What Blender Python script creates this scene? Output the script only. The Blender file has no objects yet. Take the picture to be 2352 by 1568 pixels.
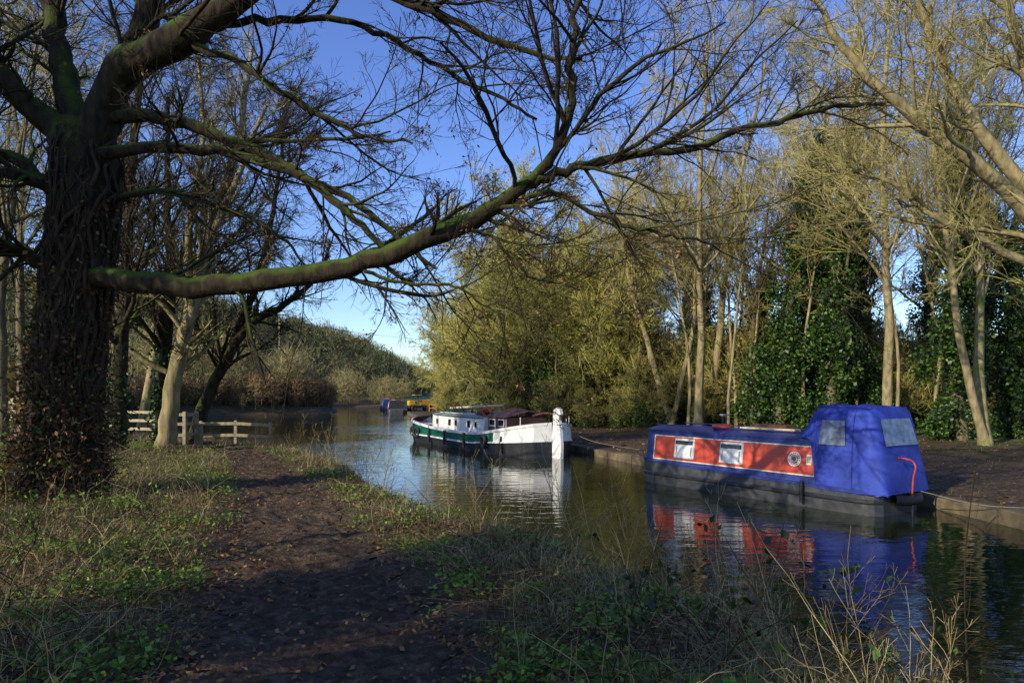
import bpy, bmesh, math, numpy as np
from mathutils import Vector, Matrix
rng=np.random.default_rng(11)
S=bpy.context.scene
# ------------------------------------------------------------------ materials
def newmat(name):
    m=bpy.data.materials.new(name); m.use_nodes=True
    nt=m.node_tree; b=nt.nodes['Principled BSDF']; return m,nt,b
def N(nt,t,**kw):
    n=nt.nodes.new(t)
    for k,v in kw.items():
        if k in n.inputs: n.inputs[k].default_value=v
        else: setattr(n,k,v)
    return n
def ramp(nt,fac,stops):
    r=nt.nodes.new('ShaderNodeValToRGB'); e=r.color_ramp.elements
    while len(e)<len(stops): e.new(0.5)
    for i,(p,c) in enumerate(stops):
        e[i].position=p; e[i].color=(c[0],c[1],c[2],1)
    nt.links.new(fac,r.inputs[0]); return r
def coords(nt):
    return N(nt,'ShaderNodeTexCoord').outputs['Object']
def simple(name,c,rough=.5,var=.25,scale=6,bump=.0,spec=.5,metal=0):
    m,nt,b=newmat(name)
    n=N(nt,'ShaderNodeTexNoise'); n.inputs['Scale'].default_value=scale; n.inputs['Detail'].default_value=6
    nt.links.new(coords(nt),n.inputs['Vector'])
    r=ramp(nt,n.outputs['Fac'],[(.3,[x*(1-var) for x in c]),(.7,[min(1,x*(1+var)) for x in c])])
    nt.links.new(r.outputs[0],b.inputs['Base Color'])
    b.inputs['Roughness'].default_value=rough; b.inputs['Specular IOR Level'].default_value=spec; b.inputs['Metallic'].default_value=metal
    if bump:
        bp=N(nt,'ShaderNodeBump'); bp.inputs['Strength'].default_value=bump; bp.inputs['Distance'].default_value=.05
        nt.links.new(n.outputs['Fac'],bp.inputs['Height']); nt.links.new(bp.outputs[0],b.inputs['Normal'])
    return m
def bark(name,c1,c2,moss=0,mossc=(.06,.09,.012),scale=5):
    m,nt,b=newmat(name); co=coords(nt)
    mp=N(nt,'ShaderNodeMapping'); mp.inputs['Scale'].default_value=(1,1,.3); nt.links.new(co,mp.inputs[0])
    n=N(nt,'ShaderNodeTexNoise'); n.inputs['Scale'].default_value=scale*2; n.inputs['Detail'].default_value=8; nt.links.new(mp.outputs[0],n.inputs['Vector'])
    r=ramp(nt,n.outputs['Fac'],[(.3,c1),(.7,c2)]); col=r.outputs[0]
    if moss:
        g=N(nt,'ShaderNodeNewGeometry'); sx=N(nt,'ShaderNodeSeparateXYZ'); nt.links.new(g.outputs['Normal'],sx.inputs[0])
        n2=N(nt,'ShaderNodeTexNoise'); n2.inputs['Scale'].default_value=2.3; n2.inputs['Detail'].default_value=5; nt.links.new(co,n2.inputs['Vector'])
        a=N(nt,'ShaderNodeMath',operation='MULTIPLY_ADD'); nt.links.new(sx.outputs[2],a.inputs[0]); a.inputs[1].default_value=.45; nt.links.new(n2.outputs['Fac'],a.inputs[2])
        rr=ramp(nt,a.outputs[0],[(.75-.2*moss,(0,0,0)),(1.0-.2*moss,(1,1,1))])
        mx=N(nt,'ShaderNodeMixRGB'); nt.links.new(rr.outputs[0],mx.inputs[0]); nt.links.new(col,mx.inputs[1]); mx.inputs[2].default_value=(*mossc,1); col=mx.outputs[0]
    nt.links.new(col,b.inputs['Base Color']); b.inputs['Roughness'].default_value=.9; b.inputs['Specular IOR Level'].default_value=.2
    bp=N(nt,'ShaderNodeBump'); bp.inputs['Strength'].default_value=.8; bp.inputs['Distance'].default_value=.05
    nt.links.new(n.outputs['Fac'],bp.inputs['Height']); nt.links.new(bp.outputs[0],b.inputs['Normal'])
    return m
def leafmat(name,stops,rough=.55,trans=.25):
    m,nt,b=newmat(name)
    g=N(nt,'ShaderNodeNewGeometry'); r=ramp(nt,g.outputs['Random Per Island'],stops)
    nt.links.new(r.outputs[0],b.inputs['Base Color']); b.inputs['Roughness'].default_value=rough; b.inputs['Specular IOR Level'].default_value=.3
    if trans:
        t=N(nt,'ShaderNodeBsdfTranslucent'); nt.links.new(r.outputs[0],t.inputs[0])
        mx=N(nt,'ShaderNodeMixShader'); mx.inputs[0].default_value=trans
        nt.links.new(b.outputs[0],mx.inputs[1]); nt.links.new(t.outputs[0],mx.inputs[2]); nt.links.new(mx.outputs[0],nt.nodes['Material Output'].inputs[0])
    return m
M={}
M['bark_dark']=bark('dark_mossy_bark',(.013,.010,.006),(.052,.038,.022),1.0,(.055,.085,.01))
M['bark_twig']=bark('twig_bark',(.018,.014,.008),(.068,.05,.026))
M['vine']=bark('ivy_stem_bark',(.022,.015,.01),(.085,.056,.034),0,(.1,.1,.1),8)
M['bark_tan']=bark('tan_bark',(.14,.112,.055),(.4,.32,.17),.9,(.13,.16,.02),3)  # the bark's own tan tone, mossy on upward faces
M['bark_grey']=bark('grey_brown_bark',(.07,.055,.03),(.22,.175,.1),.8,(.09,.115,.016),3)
M['twig_tan']=leafmat('tan_twigs',[(0,(.12,.1,.03)),(.5,(.28,.235,.07)),(1,(.46,.39,.14))],.8,0)
M['twig_olive']=leafmat('olive_twigs',[(0,(.2,.175,.035)),(.5,(.38,.34,.075)),(1,(.54,.49,.14))],.8,0)
M['ivy']=leafmat('ivy_leaves',[(0,(.009,.022,.005)),(.6,(.025,.06,.01)),(1,(.09,.16,.022))],.42,0)
M['ivy_brown']=leafmat('brown_ivy',[(0,(.07,.04,.015)),(.6,(.26,.12,.04)),(1,(.06,.1,.015))],.6,.2)
M['olive_leaf']=leafmat('olive_leaves',[(0,(.17,.18,.03)),(.5,(.35,.34,.065)),(1,(.5,.45,.12))],.6,.3)
M['brown_leaf']=leafmat('dead_leaves',[(0,(.08,.038,.015)),(.5,(.22,.11,.045)),(1,(.4,.24,.1))],.7,.3)
M['grass']=leafmat('green_grass',[(0,(.06,.1,.014)),(.5,(.14,.21,.024)),(1,(.25,.3,.05))],.5,.3)
M['dry']=leafmat('dry_grass',[(0,(.12,.08,.03)),(.5,(.33,.245,.1)),(1,(.6,.49,.24))],.6,.25)
M['weed']=leafmat('weed_leaves',[(0,(.05,.1,.014)),(.5,(.14,.25,.025)),(1,(.27,.38,.05))],.45,.3)
M['wood']=simple('weathered_wood',(.3,.25,.15),.8,.35,9,.3)
M['woodtan']=simple('pale_wood',(.55,.46,.28),.8,.25,9,.3)
M['stone']=simple('stone_coping',(.13,.1,.055),.92,.6,2.2,.8)
M['black']=simple('black_hull',(.022,.022,.025),.42,.35,4,.08)
M['hullgrey']=simple('blacking_faded',(.05,.052,.055),.45,.4,5,.1)
M['rubber']=simple('rubber',(.012,.012,.012),.7,.2,8)
M['red']=simple('red_paint',(.6,.075,.035),.38,.16,2.2)
M['blue']=simple('blue_paint',(.026,.04,.18),.35,.15,3)
M['cream']=simple('cream_paint',(.75,.68,.5),.4,.08,5)
M['white']=simple('white_paint',(.8,.79,.74),.4,.1,2.5,.03)
M['green']=simple('green_paint',(.01,.12,.075),.3,.2,3)
M['roofgrey']=simple('grey_roof',(.3,.3,.29),.6,.25,4)
M['brown']=simple('varnished_wood',(.12,.045,.02),.5,.3,6)
M['canvas']=simple('blue_canvas',(.032,.057,.34),.7,.3,2.2,.8,.3)
M['orange']=simple('orange_paint',(.5,.06,.02),.4,.1,5)
M['yellow']=simple('yellow_paint',(.6,.33,.03),.5,.2,3)
M['rope']=simple('rope',(.2,.17,.11),.9,.2,30)
def glassm():
    m,nt,b=newmat('dark_window_glass'); n=N(nt,'ShaderNodeTexNoise'); n.inputs['Scale'].default_value=3; nt.links.new(coords(nt),n.inputs['Vector'])
    r=ramp(nt,n.outputs['Fac'],[(.4,(.01,.012,.014)),(.65,(.05,.055,.06))]); nt.links.new(r.outputs[0],b.inputs['Base Color']); b.inputs['Roughness'].default_value=.06; return m
M['glass']=glassm()
M['vinyl']=simple('clear_vinyl_window',(.12,.145,.21),.2,.6,4.5,.4)
# ------------------------------------------------------------------ mesh builder
class MB:
    def __init__(s): s.v=[];s.q=[];s.n=0;s.mats=[]
    def mi(s,m):
        if m not in s.mats: s.mats.append(m)
        return s.mats.index(m)
    def add(s,V,F,m,smooth=False):
        V=np.asarray(V,float).reshape(-1,3);F=np.asarray(F,int)
        s.v.append(V); s.q.append((F+s.n,s.mi(m),smooth)); s.n+=len(V)
    def mesh(s,name):
        me=bpy.data.meshes.new(name); V=np.concatenate(s.v); me.vertices.add(len(V)); me.vertices.foreach_set('co',V.ravel())
        nl=sum(f.size for f,_,_ in s.q); nf=sum(len(f) for f,_,_ in s.q)
        me.loops.add(nl); me.polygons.add(nf)
        me.loops.foreach_set('vertex_index',np.concatenate([f.ravel() for f,_,_ in s.q]).astype(np.int32))
        tot=np.concatenate([np.full(len(f),f.shape[1]) for f,_,_ in s.q]).astype(np.int32)
        st=np.concatenate([[0],np.cumsum(tot)[:-1]]).astype(np.int32)
        me.polygons.foreach_set('loop_start',st); me.polygons.foreach_set('loop_total',tot)
        me.polygons.foreach_set('material_index',np.concatenate([np.full(len(f),m) for f,m,_ in s.q]).astype(np.int32))
        me.polygons.foreach_set('use_smooth',np.concatenate([np.full(len(f),sm) for f,_,sm in s.q]).astype(bool))
        for m in s.mats: me.materials.append(M[m])
        me.update(calc_edges=True); me.validate(); return me
    def obj(s,name,loc=(0,0,0),parent=None,rotz=0,scale=1):
        return place(s.mesh(name),name,loc,parent,rotz,scale)
def place(me,name,loc=(0,0,0),parent=None,rotz=0,scale=1):
    o=bpy.data.objects.new(name,me); S.collection.objects.link(o); o.location=loc; o.rotation_euler[2]=rotz
    o.scale=(scale,)*3 if np.isscalar(scale) else scale
    if parent: o.parent=parent
    return o
def empty(name,loc=(0,0,0),rotz=0):
    o=bpy.data.objects.new(name,None); S.collection.objects.link(o); o.location=loc; o.rotation_euler[2]=rotz; o.empty_display_size=.3; return o
def nrm(a): return a/np.maximum(np.linalg.norm(a,axis=-1,keepdims=True),1e-9)
def tubes(mb,P,R,s,m,smooth=True):
    P=np.asarray(P,float);R=np.asarray(R,float)
    if P.ndim==2:P=P[None];R=R[None]
    n,k,_=P.shape; T=nrm(np.gradient(P,axis=1))
    mt=np.abs(nrm(P[:,-1]-P[:,0])[:,2])>.75
    ref=np.where(mt[:,None],np.array([1.,.13,0]),np.array([0.05,.1,1.]))[:,None,:]
    U=nrm(np.cross(T,ref));W=np.cross(T,U)
    a=np.arange(s)*2*math.pi/s
    V=P[:,:,None,:]+R[:,:,None,None]*(np.cos(a)[None,None,:,None]*U[:,:,None,:]+np.sin(a)[None,None,:,None]*W[:,:,None,:])
    b=(np.arange(n)*k*s)[:,None,None]; i=np.arange(k-1)[None,:,None]*s; j=np.arange(s)[None,None,:]; j2=(j+1)%s
    F=np.stack([b+i+j,b+i+j2,b+i+s+j2,b+i+s+j],-1).reshape(-1,4)
    mb.add(V,F,m,smooth)
def grow(p,d,L,r,k,wig,up,tip=.3):
    n=len(p); P=np.zeros((n,k,3));P[:,0]=p; d=nrm(d); st=(L/(k-1))[:,None]
    for i in range(1,k):
        d=nrm(d+rng.normal(0,wig,(n,3))+np.array([0,0,up])); P[:,i]=P[:,i-1]+d*st
    t=np.linspace(0,1,k)[None]; return P,r[:,None]*(1-(1-tip)*t)
def spawn(P,R,m,t0,t1,ang,asd,lf,rf,k,wig,up,tip=.3,lmin=0,flat=None):
    n,kk,_=P.shape; par=np.repeat(np.arange(n),m); t=rng.uniform(t0,t1,n*m); x=t*(kk-1); i=np.minimum(x.astype(int),kk-2); f=(x-i)[:,None]
    p=P[par,i]*(1-f)+P[par,i+1]*f; T=nrm(P[par,i+1]-P[par,i]); r=R[par,i]
    q=rng.normal(0,1,(n*m,3)); q=nrm(q-(q*T).sum(1,keepdims=True)*T)
    a=rng.normal(ang,asd,n*m)[:,None]; d=np.cos(a)*T+np.sin(a)*q
    pl=np.linalg.norm(np.diff(P,axis=1),axis=2).sum(1)[par]
    L=np.maximum(pl*lf*(1.15-.6*t)*rng.uniform(.6,1.25,n*m),lmin)
    return grow(p,d,L,r*rf*rng.uniform(.75,1.1,n*m),k,wig,up,tip)
def leaves(mb,C,size,m,asp=.6,up=0):
    C=np.asarray(C);n=len(C); a=nrm(rng.normal(0,1,(n,3))); b=rng.normal(0,1,(n,3))
    if up: a[:,2]*=(1-up); a=nrm(a); b[:,2]*=(1-up)
    b=nrm(np.cross(a,np.cross(a,b)+1e-6)); s=(size*rng.uniform(.6,1.4,n))[:,None]
    V=np.stack([C-a*s,C+b*s*asp+a*s*.15,C+a*s,C-b*s*asp+a*s*.15],1)
    mb.add(V,np.arange(n*4).reshape(-1,4),m)
def catmull(pts,k):
    p=np.array(pts,float); p=np.vstack([2*p[0]-p[1],p,2*p[-1]-p[-2]]); n=len(p)-3; out=[]
    for t in np.linspace(0,n-1e-6,k):
        i=int(t);f=t-i;a,b,c,d=p[i:i+4]
        out.append(.5*((2*b)+(-a+c)*f+(2*a-5*b+4*c-d)*f*f+(-a+3*b-3*c+d)*f**3))
    return np.array(out)
# ------------------------------------------------------------------ terrain
RB=[(9.6,-14),(9.1,5),(8.98,11.8),(8.88,13.3),(8.8,14.35),(5.25,19.9),(3.7,24.3),(2.5,28.2),(-1.2,35.2),(-6.0,49),(-12.4,80),(-17,100),(-27,115),(-40,130)]
LB=[(-46,126),(-34,110),(-25,96),(-20.5,80),(-31,68),(-36,58),(-33,42),(-24,34),(-17,29.8),(-12,26.4),(-9.8,24.9),(-7.6,23.3),(-5.6,20.3),(-3.6,17),(-2.1,13),(-.8,10.6),(.6,8.7),(1.75,6.5),(2.3,5.2),(2.45,3.5),(2.6,0),(2.8,-14)]
PATH=np.array([(-.2,-14),(-.5,-4),(-.65,0),(-1.05,4),(-2.2,7.2),(-4.0,11.8),(-5.4,15),(-6.9,18.3),(-8.6,20.8),(-11.2,22.4)])
PW=np.array([1.15,1.15,1.15,1.05,.88,.68,.58,.52,.5,.5])
def segdist(x,y,A):
    best=np.full(x.shape,1e9);idx=np.zeros(x.shape,int);tt=np.zeros(x.shape)
    for i in range(len(A)-1):
        ax,ay=A[i];bx,by=A[i+1];dx,dy=bx-ax,by-ay
        t=np.clip(((x-ax)*dx+(y-ay)*dy)/(dx*dx+dy*dy),0,1); d=np.hypot(x-ax-t*dx,y-ay-t*dy)
        m=d<best; best=np.where(m,d,best);idx=np.where(m,i,idx);tt=np.where(m,t,tt)
    return best,idx,tt
POLY=RB+LB
def inside(x,y):
    c=np.zeros(x.shape,bool);n=len(POLY)
    for i in range(n):
        x1,y1=POLY[i];x2,y2=POLY[(i+1)%n]
        if y1==y2: continue
        c^=((y1>y)!=(y2>y))&(x<(x2-x1)*(y-y1)/(y2-y1)+x1)
    return c
def sm(t): t=np.clip(t,0,1); return t*t*(3-2*t)
def nz(x,y,s): 
    return (np.sin(x*1.3*s+1.7*np.sin(y*.9*s))+np.sin(y*1.7*s+1.3*np.sin(x*1.1*s+2))+np.sin((x+y)*2.9*s+np.sin(y*2.3*s)))/3
def info(x,y):
    x=np.asarray(x,float);y=np.asarray(y,float)
    dr,_,_=segdist(x,y,RB);dl,_,_=segdist(x,y,LB);ins=inside(x,y)
    d=np.where(ins,-1,1)*np.minimum(dr,dl); right=dr<dl
    dp,i,t=segdist(x,y,PATH); w=PW[i]*(1-t)+PW[np.minimum(i+1,len(PW)-1)]*t
    return d,right,dp/w
def height(x,y,inf=None):
    x=np.asarray(x,float);y=np.asarray(y,float)
    d,right,pd=inf if inf is not None else info(x,y)
    zl=.7*sm((d+.05)/.9)+.05*nz(x,y,1.2)*sm(d/1)+.025*nz(x,y,5)*sm(d)-.06*(1-sm((pd-.6)/.8))*sm(d)
    zl+=np.minimum(np.maximum(-x-9.5,0)*.1,3.0)*sm((d-1)/8)
    zr=.25*sm(d/.2)+.04*nz(x,y,.8)*sm((d-.4)/1)+.2*sm((d-7)/6)
    zl=np.where(d<0,-.8*sm(-d/1.),zl); zr=np.where(d<0,-.8*sm(-d/.15),zr)
    z=np.where(right,zr,zl)
    hill=19*sm((-x-18)/60)*sm((y-105)/85)+9*sm((-x-60)/120)*sm((y-10)/80)+7*sm((y-110)/160)*sm((x+30)/60)+30*sm((y-350)/500)*sm((x+200)/300)*.4
    return z+hill*sm((d-1)/15)
def axis(a,b,fa,fb,step,big):
    c=list(np.arange(fa,fb,step)); v=fb;s=step
    while v<b: c.append(v);s*=1.09;v+=s
    c.append(b); v=fa;s=step;lo=[]
    while v>a: s*=1.09;v-=s;lo.append(max(v,a))
    return np.array(sorted(set(lo+c)))
ax=axis(-2500,2500,-13,13,.14,0); ay=axis(-400,4000,1.5,27,.14,0)
X,Y=np.meshgrid(ax,ay); inf=info(X,Y); Z=height(X,Y,inf)
mb=MB(); nx,ny=len(ax),len(ay)
V=np.stack([X,Y,Z],-1).reshape(-1,3); i=np.arange(ny-1)[:,None]*nx; j=np.arange(nx-1)[None]
F=np.stack([i+j,i+j+1,i+j+1+nx,i+j+nx],-1).reshape(-1,4)
def groundmat():
    m,nt,b=newmat('ground_soil_grass'); co=coords(nt)
    at=N(nt,'ShaderNodeAttribute',attribute_name='dirt'); fd=N(nt,'ShaderNodeAttribute',attribute_name='field')
    n=N(nt,'ShaderNodeTexNoise'); n.inputs['Scale'].default_value=1.3; n.inputs['Detail'].default_value=8; nt.links.new(co,n.inputs['Vector'])
    n2=N(nt,'ShaderNodeTexNoise'); n2.inputs['Scale'].default_value=14; n2.inputs['Detail'].default_value=8; nt.links.new(co,n2.inputs['Vector'])
    g=ramp(nt,n.outputs['Fac'],[(.35,(.07,.046,.024)),(.52,(.09,.067,.03)),(.7,(.08,.1,.02))])
    dd=ramp(nt,n2.outputs['Fac'],[(.3,(.04,.027,.016)),(.55,(.1,.068,.04)),(.75,(.19,.13,.075))])
    fg=ramp(nt,n.outputs['Fac'],[(.3,(.12,.22,.03)),(.7,(.22,.33,.06))])
    m0=N(nt,'ShaderNodeMixRGB'); nt.links.new(fd.outputs['Fac'],m0.inputs[0]); nt.links.new(g.outputs[0],m0.inputs[1]); nt.links.new(fg.outputs[0],m0.inputs[2])
    mx=N(nt,'ShaderNodeMixRGB'); nt.links.new(at.outputs['Fac'],mx.inputs[0]); nt.links.new(m0.outputs[0],mx.inputs[1]); nt.links.new(dd.outputs[0],mx.inputs[2])
    nt.links.new(mx.outputs[0],b.inputs['Base Color']); b.inputs['Roughness'].default_value=.9; b.inputs['Specular IOR Level'].default_value=.2
    bp=N(nt,'ShaderNodeBump'); bp.inputs['Strength'].default_value=.8; bp.inputs['Distance'].default_value=.06; nt.links.new(n2.outputs['Fac'],bp.inputs['Height']); nt.links.new(bp.outputs[0],b.inputs['Normal'])
    return m
M['ground']=groundmat()
mb.add(V,F,'ground',True); g=mb.obj('ground')
d,right,pd=inf
dirt=np.where(right,sm(d/.3)*(1-sm((d-7.5)/3)),1-sm((pd-.8)/.7)); dirt=np.maximum(dirt,(d<.1)*1.)
field=sm((d-14)/6)*np.where(right,.8,1)*(1-sm((Y-110)/30)*(X<-25))
field=np.maximum(field,(X<-11)*(Y<40)*sm((d-2)/2)*.9)
for nm,arr in (('dirt',dirt),('field',field)):
    a=g.data.attributes.new(nm,'FLOAT','POINT'); a.data.foreach_set('value',arr.ravel().astype(np.float32))
# footpath strip
def pathmat():
    m,nt,b=newmat('muddy_path'); co=coords(nt)
    n2=N(nt,'ShaderNodeTexNoise'); n2.inputs['Scale'].default_value=9; n2.inputs['Detail'].default_value=10; n2.inputs['Roughness'].default_value=.65; nt.links.new(co,n2.inputs['Vector'])
    n3=N(nt,'ShaderNodeTexNoise'); n3.inputs['Scale'].default_value=1.4; n3.inputs['Detail'].default_value=3; nt.links.new(co,n3.inputs['Vector'])
    dd=ramp(nt,n2.outputs['Fac'],[(.3,(.035,.023,.013)),(.5,(.1,.066,.038)),(.72,(.24,.165,.095))])
    nt.links.new(dd.outputs[0],b.inputs['Base Color'])
    rr=ramp(nt,n3.outputs['Fac'],[(.35,(.7,.7,.7)),(.65,(.98,.98,.98))]); nt.links.new(rr.outputs[0],b.inputs['Roughness']); b.inputs['Specular IOR Level'].default_value=.2
    bp=N(nt,'ShaderNodeBump'); bp.inputs['Strength'].default_value=1; bp.inputs['Distance'].default_value=.12; nt.links.new(n2.outputs['Fac'],bp.inputs['Height']); nt.links.new(bp.outputs[0],b.inputs['Normal'])
    return m
M['path']=pathmat()
def strip(name,pts,ws,mat,dz,k=260,c=9):
    P=catmull([(a,b_,0) for a,b_ in pts],k)[:,:2]; W=np.interp(np.linspace(0,1,k),np.linspace(0,1,len(ws)),ws)
    T=nrm(np.gradient(P,axis=0)); Nn=np.stack([T[:,1],-T[:,0]],1)
    u=np.linspace(-1,1,c); q=np.arange(k)*260/k
    e1=1+.14*np.sin(q*.9)+.1*np.sin(q*2.3); e2=1+.14*np.sin(q*.7+1)+.1*np.sin(q*1.9+2)
    E=np.where(u[None]<0,e1[:,None],e2[:,None])
    G=P[:,None]+Nn[:,None]*(u[None,:,None]*(W[:,None]*E)[:,:,None]); z=height(G[...,0],G[...,1])+dz+(rng.normal(0,.014,G.shape[:2]))*(np.abs(u)<.9)-.02*(np.abs(u)>.95)
    V=np.concatenate([G,z[...,None]],-1).reshape(-1,3); i=np.arange(k-1)[:,None]*c; j=np.arange(c-1)[None]
    mb=MB(); mb.add(V,np.stack([i+j,i+j+1,i+j+1+c,i+j+c],-1).reshape(-1,4),mat,True); return mb.obj(name)
strip('footpath',PATH[1:],PW[1:]*.85,'path',.03,620,21)
strip('towpath',[(12.2,-6),(11.8,8),(11.6,13),(10.2,17),(8,22),(6.2,27),(3.5,33),(-1.5,45),(-5,62),(-8.6,80)],[1.7]*4+[1.6]*6,'path',.03,300)
# water
def watermat():
    m,nt,b=newmat('canal_water'); co=coords(nt)
    b.inputs['Base Color'].default_value=(.014,.02,.008,1); b.inputs['Roughness'].default_value=.02; b.inputs['IOR'].default_value=1.4
    mp=N(nt,'ShaderNodeMapping'); mp.inputs['Scale'].default_value=(.6,1.6,1); mp.inputs['Rotation'].default_value=(0,0,.25); nt.links.new(co,mp.inputs[0])
    n=N(nt,'ShaderNodeTexNoise'); n.inputs['Scale'].default_value=2.4; n.inputs['Detail'].default_value=3; n.inputs['Roughness'].default_value=.45; nt.links.new(mp.outputs[0],n.inputs['Vector'])
    n2=N(nt,'ShaderNodeTexNoise'); n2.inputs['Scale'].default_value=.12; n2.inputs['Detail'].default_value=2; nt.links.new(co,n2.inputs['Vector'])
    r=ramp(nt,n2.outputs['Fac'],[(.4,(.45,.45,.45)),(.6,(1,1,1))])
    mu=N(nt,'ShaderNodeMath',operation='MULTIPLY'); nt.links.new(n.outputs['Fac'],mu.inputs[0]); nt.links.new(r.outputs[0],mu.inputs[1])
    bp=N(nt,'ShaderNodeBump'); bp.inputs['Strength'].default_value=.42; bp.inputs['Distance'].default_value=.04; nt.links.new(mu.outputs[0],bp.inputs['Height']); nt.links.new(bp.outputs[0],b.inputs['Normal'])
    return m
M['water']=watermat()
mb=MB(); mb.add([(-60,-14,0),(12,-14,0),(12,132,0),(-60,132,0)],[[0,1,2,3]],'water'); mb.obj('water')
# coping
def resample(A,st):
    A=np.array(A,float);s=np.concatenate([[0],np.cumsum(np.linalg.norm(np.diff(A,axis=0),axis=1))]);k=int(s[-1]/st)
    t=np.linspace(0,s[-1],k);return np.stack([np.interp(t,s,A[:,0]),np.interp(t,s,A[:,1])],1)
mb=MB(); C=resample(RB[:11],.9)
for a,b_ in zip(C[:-1],C[1:]):
    T=(b_-a)/np.linalg.norm(b_-a);Nn=np.array([T[1],-T[0]]);g_=.012;j=rng.normal(0,.02,2)
    a2=a+T*g_;b2=b_-T*g_;o=-Nn*.03+Nn*j[0];w=Nn*.3;zt=.25+j[1]
    q=[a2+o,b2+o,b2+o+w,a2+o+w]
    V=[(*p,-.5) for p in q]+[(*p,zt-.03) for p in q]+[(*(a2+o+Nn*.02),zt),(*(b2+o+Nn*.02),zt),(*(b2+w),zt),(*(a2+w),zt)]
    mb.add(V,[[0,1,5,4],[1,2,6,5],[2,3,7,6],[3,0,4,7],[4,5,9,8],[5,6,10,9],[6,7,11,10],[7,4,8,11],[8,9,10,11]],'stone')
mb.obj('stone_canal_coping')
# ------------------------------------------------------------------ hero tree
def H(x,y): return float(height(np.array([x]),np.array([y]))[0])
hero=MB()
tr=catmull([(-7.36,10.95,.45),(-7.25,10.9,1.2),(-7.18,10.9,1.85),(-7.05,10.9,3.2),(-6.9,10.9,4.58),(-6.78,10.9,5.9),(-6.8,10.9,6.7)],26)
trr=np.interp(np.linspace(0,1,26),[0,.08,.25,.6,.85,1],[.82,.58,.47,.42,.46,.34])
def wob(P,a): Q=P.copy(); Q[1:-1]+=rng.normal(0,a,(len(P)-2,3)); return Q
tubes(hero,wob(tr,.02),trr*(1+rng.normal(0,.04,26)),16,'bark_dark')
limbs=[ # pts,r0,r1
([(-6.75,10.85,6.1),(-6.1,10.6,7.25),(-4.9,10.2,7.75),(-4.0,9.9,8.15),(-2.6,9.5,8.9),(-1,9.2,9.3)],.3,.08),
([(-6.9,10.8,6.1),(-7.5,10.6,6.7),(-7.95,10.3,7.4),(-8.4,10,8.6)],.24,.1),
([(-6.85,10.9,6.4),(-7.25,11,7.7),(-7.5,11.1,8.9),(-7.6,11.2,10.8)],.22,.07),
([(-6.5,10.85,6.6),(-5.95,11,8.0),(-5.6,11.2,9.4),(-5,11.4,11.4)],.26,.07),
([(-7.1,10.8,5.65),(-7.6,10.3,5.68),(-8,9.8,5.45),(-9,9.0,5.6)],.1,.05),
([(-7.1,10.7,4.3),(-7.7,10.3,4.7),(-8.4,9.8,4.8)],.12,.06),
([(-6.8,10.75,4.32),(-6.2,10.6,4.2),(-4.59,10.2,4.02),(-3.06,9.8,4.12),(-1.96,9.5,4.32),(-1.16,9.3,4.58),(-.28,9.1,4.88),(.23,9.,5.18)],.18,.09),
([(.2,9.,5.16),(.56,8.9,5.63),(.77,8.8,6.4),(.8,8.75,7.2),(1.1,8.7,8.1)],.075,.025),
([(.2,9.,5.16),(.62,9,5.3),(1.125,9,5.42),(2.27,9.1,5.6),(3.16,9.2,5.97),(4.1,9.4,6.3),(5.2,9.5,6.4)],.07,.02),
([(-.3,9.1,4.88),(.57,9,4.98),(1.2,8.9,4.6),(1.9,8.8,4.42),(2.6,8.8,4.3)],.04,.015),
([(-.9,9.2,4.68),(-.3,9.1,4.5),(.3,9.1,4.0),(.9,9.0,3.75)],.03,.01),
([(-6.3,10.7,6.75),(-5.3,10.6,6.64),(-4.2,10.4,6.17),(-3.2,10.2,5.6),(-2.2,10,4.85),(-1.6,9.9,4.3)],.11,.03),
([(-6.5,10.7,6.15),(-5.1,10.5,6.2),(-3.9,10.3,5.9),(-2.9,10.2,5.5),(-1.9,10,4.95),(-1.1,9.9,4.2)],.095,.025),
([(-4,9.9,8.1),(-2.4,9.5,8.1),(-1.2,9.2,7.6),(0,9,7.0),(.9,8.8,6.7)],.08,.02),
([(-4.8,10.1,7.6),(-3.8,9.9,7.1),(-3,9.8,6.5),(-2.2,9.7,6.1),(-1.4,9.6,5.9)],.06,.015),
([(-2.6,9.5,8.9),(-1,9.2,8.6),(.6,9,8),(2.2,8.9,7.7),(3.8,8.9,7.6),(5.2,9,7.9)],.08,.02),
([(-4.3,10.2,7.9),(-3.,10.6,8.2),(-1.8,10.8,7.9),(-.6,11,7.3),(.4,11,6.8)],.06,.02),
([(-8,10,5.4),(-8.3,10.2,6.5),(-8,10.4,7.6)],.05,.02),
([(-6.9,10.9,5.2),(-7.9,10.9,6.0),(-9,10.8,6.3)],.14,.05),
([(-1.5,9.3,9.2),(.5,9.4,9.3),(2.4,9.6,8.8),(4.2,9.8,8.6)],.07,.02),
([(-6.7,10.8,5.3),(-5.9,10.9,5.6),(-4.9,11,5.4),(-3.9,11,4.9),(-3.2,11,4.3)],.055,.015),
([(-2.2,9.6,4.27),(-1.5,9.4,3.9),(-.8,9.3,3.8),(-.1,9.3,3.45)],.03,.01),
]
LP=[];LR=[];K=28
for pts,r0,r1 in limbs:
    P=catmull(pts,K); L=np.linalg.norm(np.diff(P,axis=0),axis=1).sum()
    w=min(.03,.012*L); P[1:-1]+=rng.normal(0,w*.5,(K-2,3))
    c=np.cumsum(rng.normal(0,w*.7,(K,3)),axis=0); c-=c[0]; c-=np.linspace(0,1,K)[:,None]*c[-1]; P+=c
    R=np.linspace(1,0,K)**.8*(r0-r1)+r1; R*=1+rng.normal(0,.05,K); LP.append(P);LR.append(R)
LP=np.array(LP);LR=np.array(LR)
tubes(hero,LP,LR,10,'bark_dark')
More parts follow.
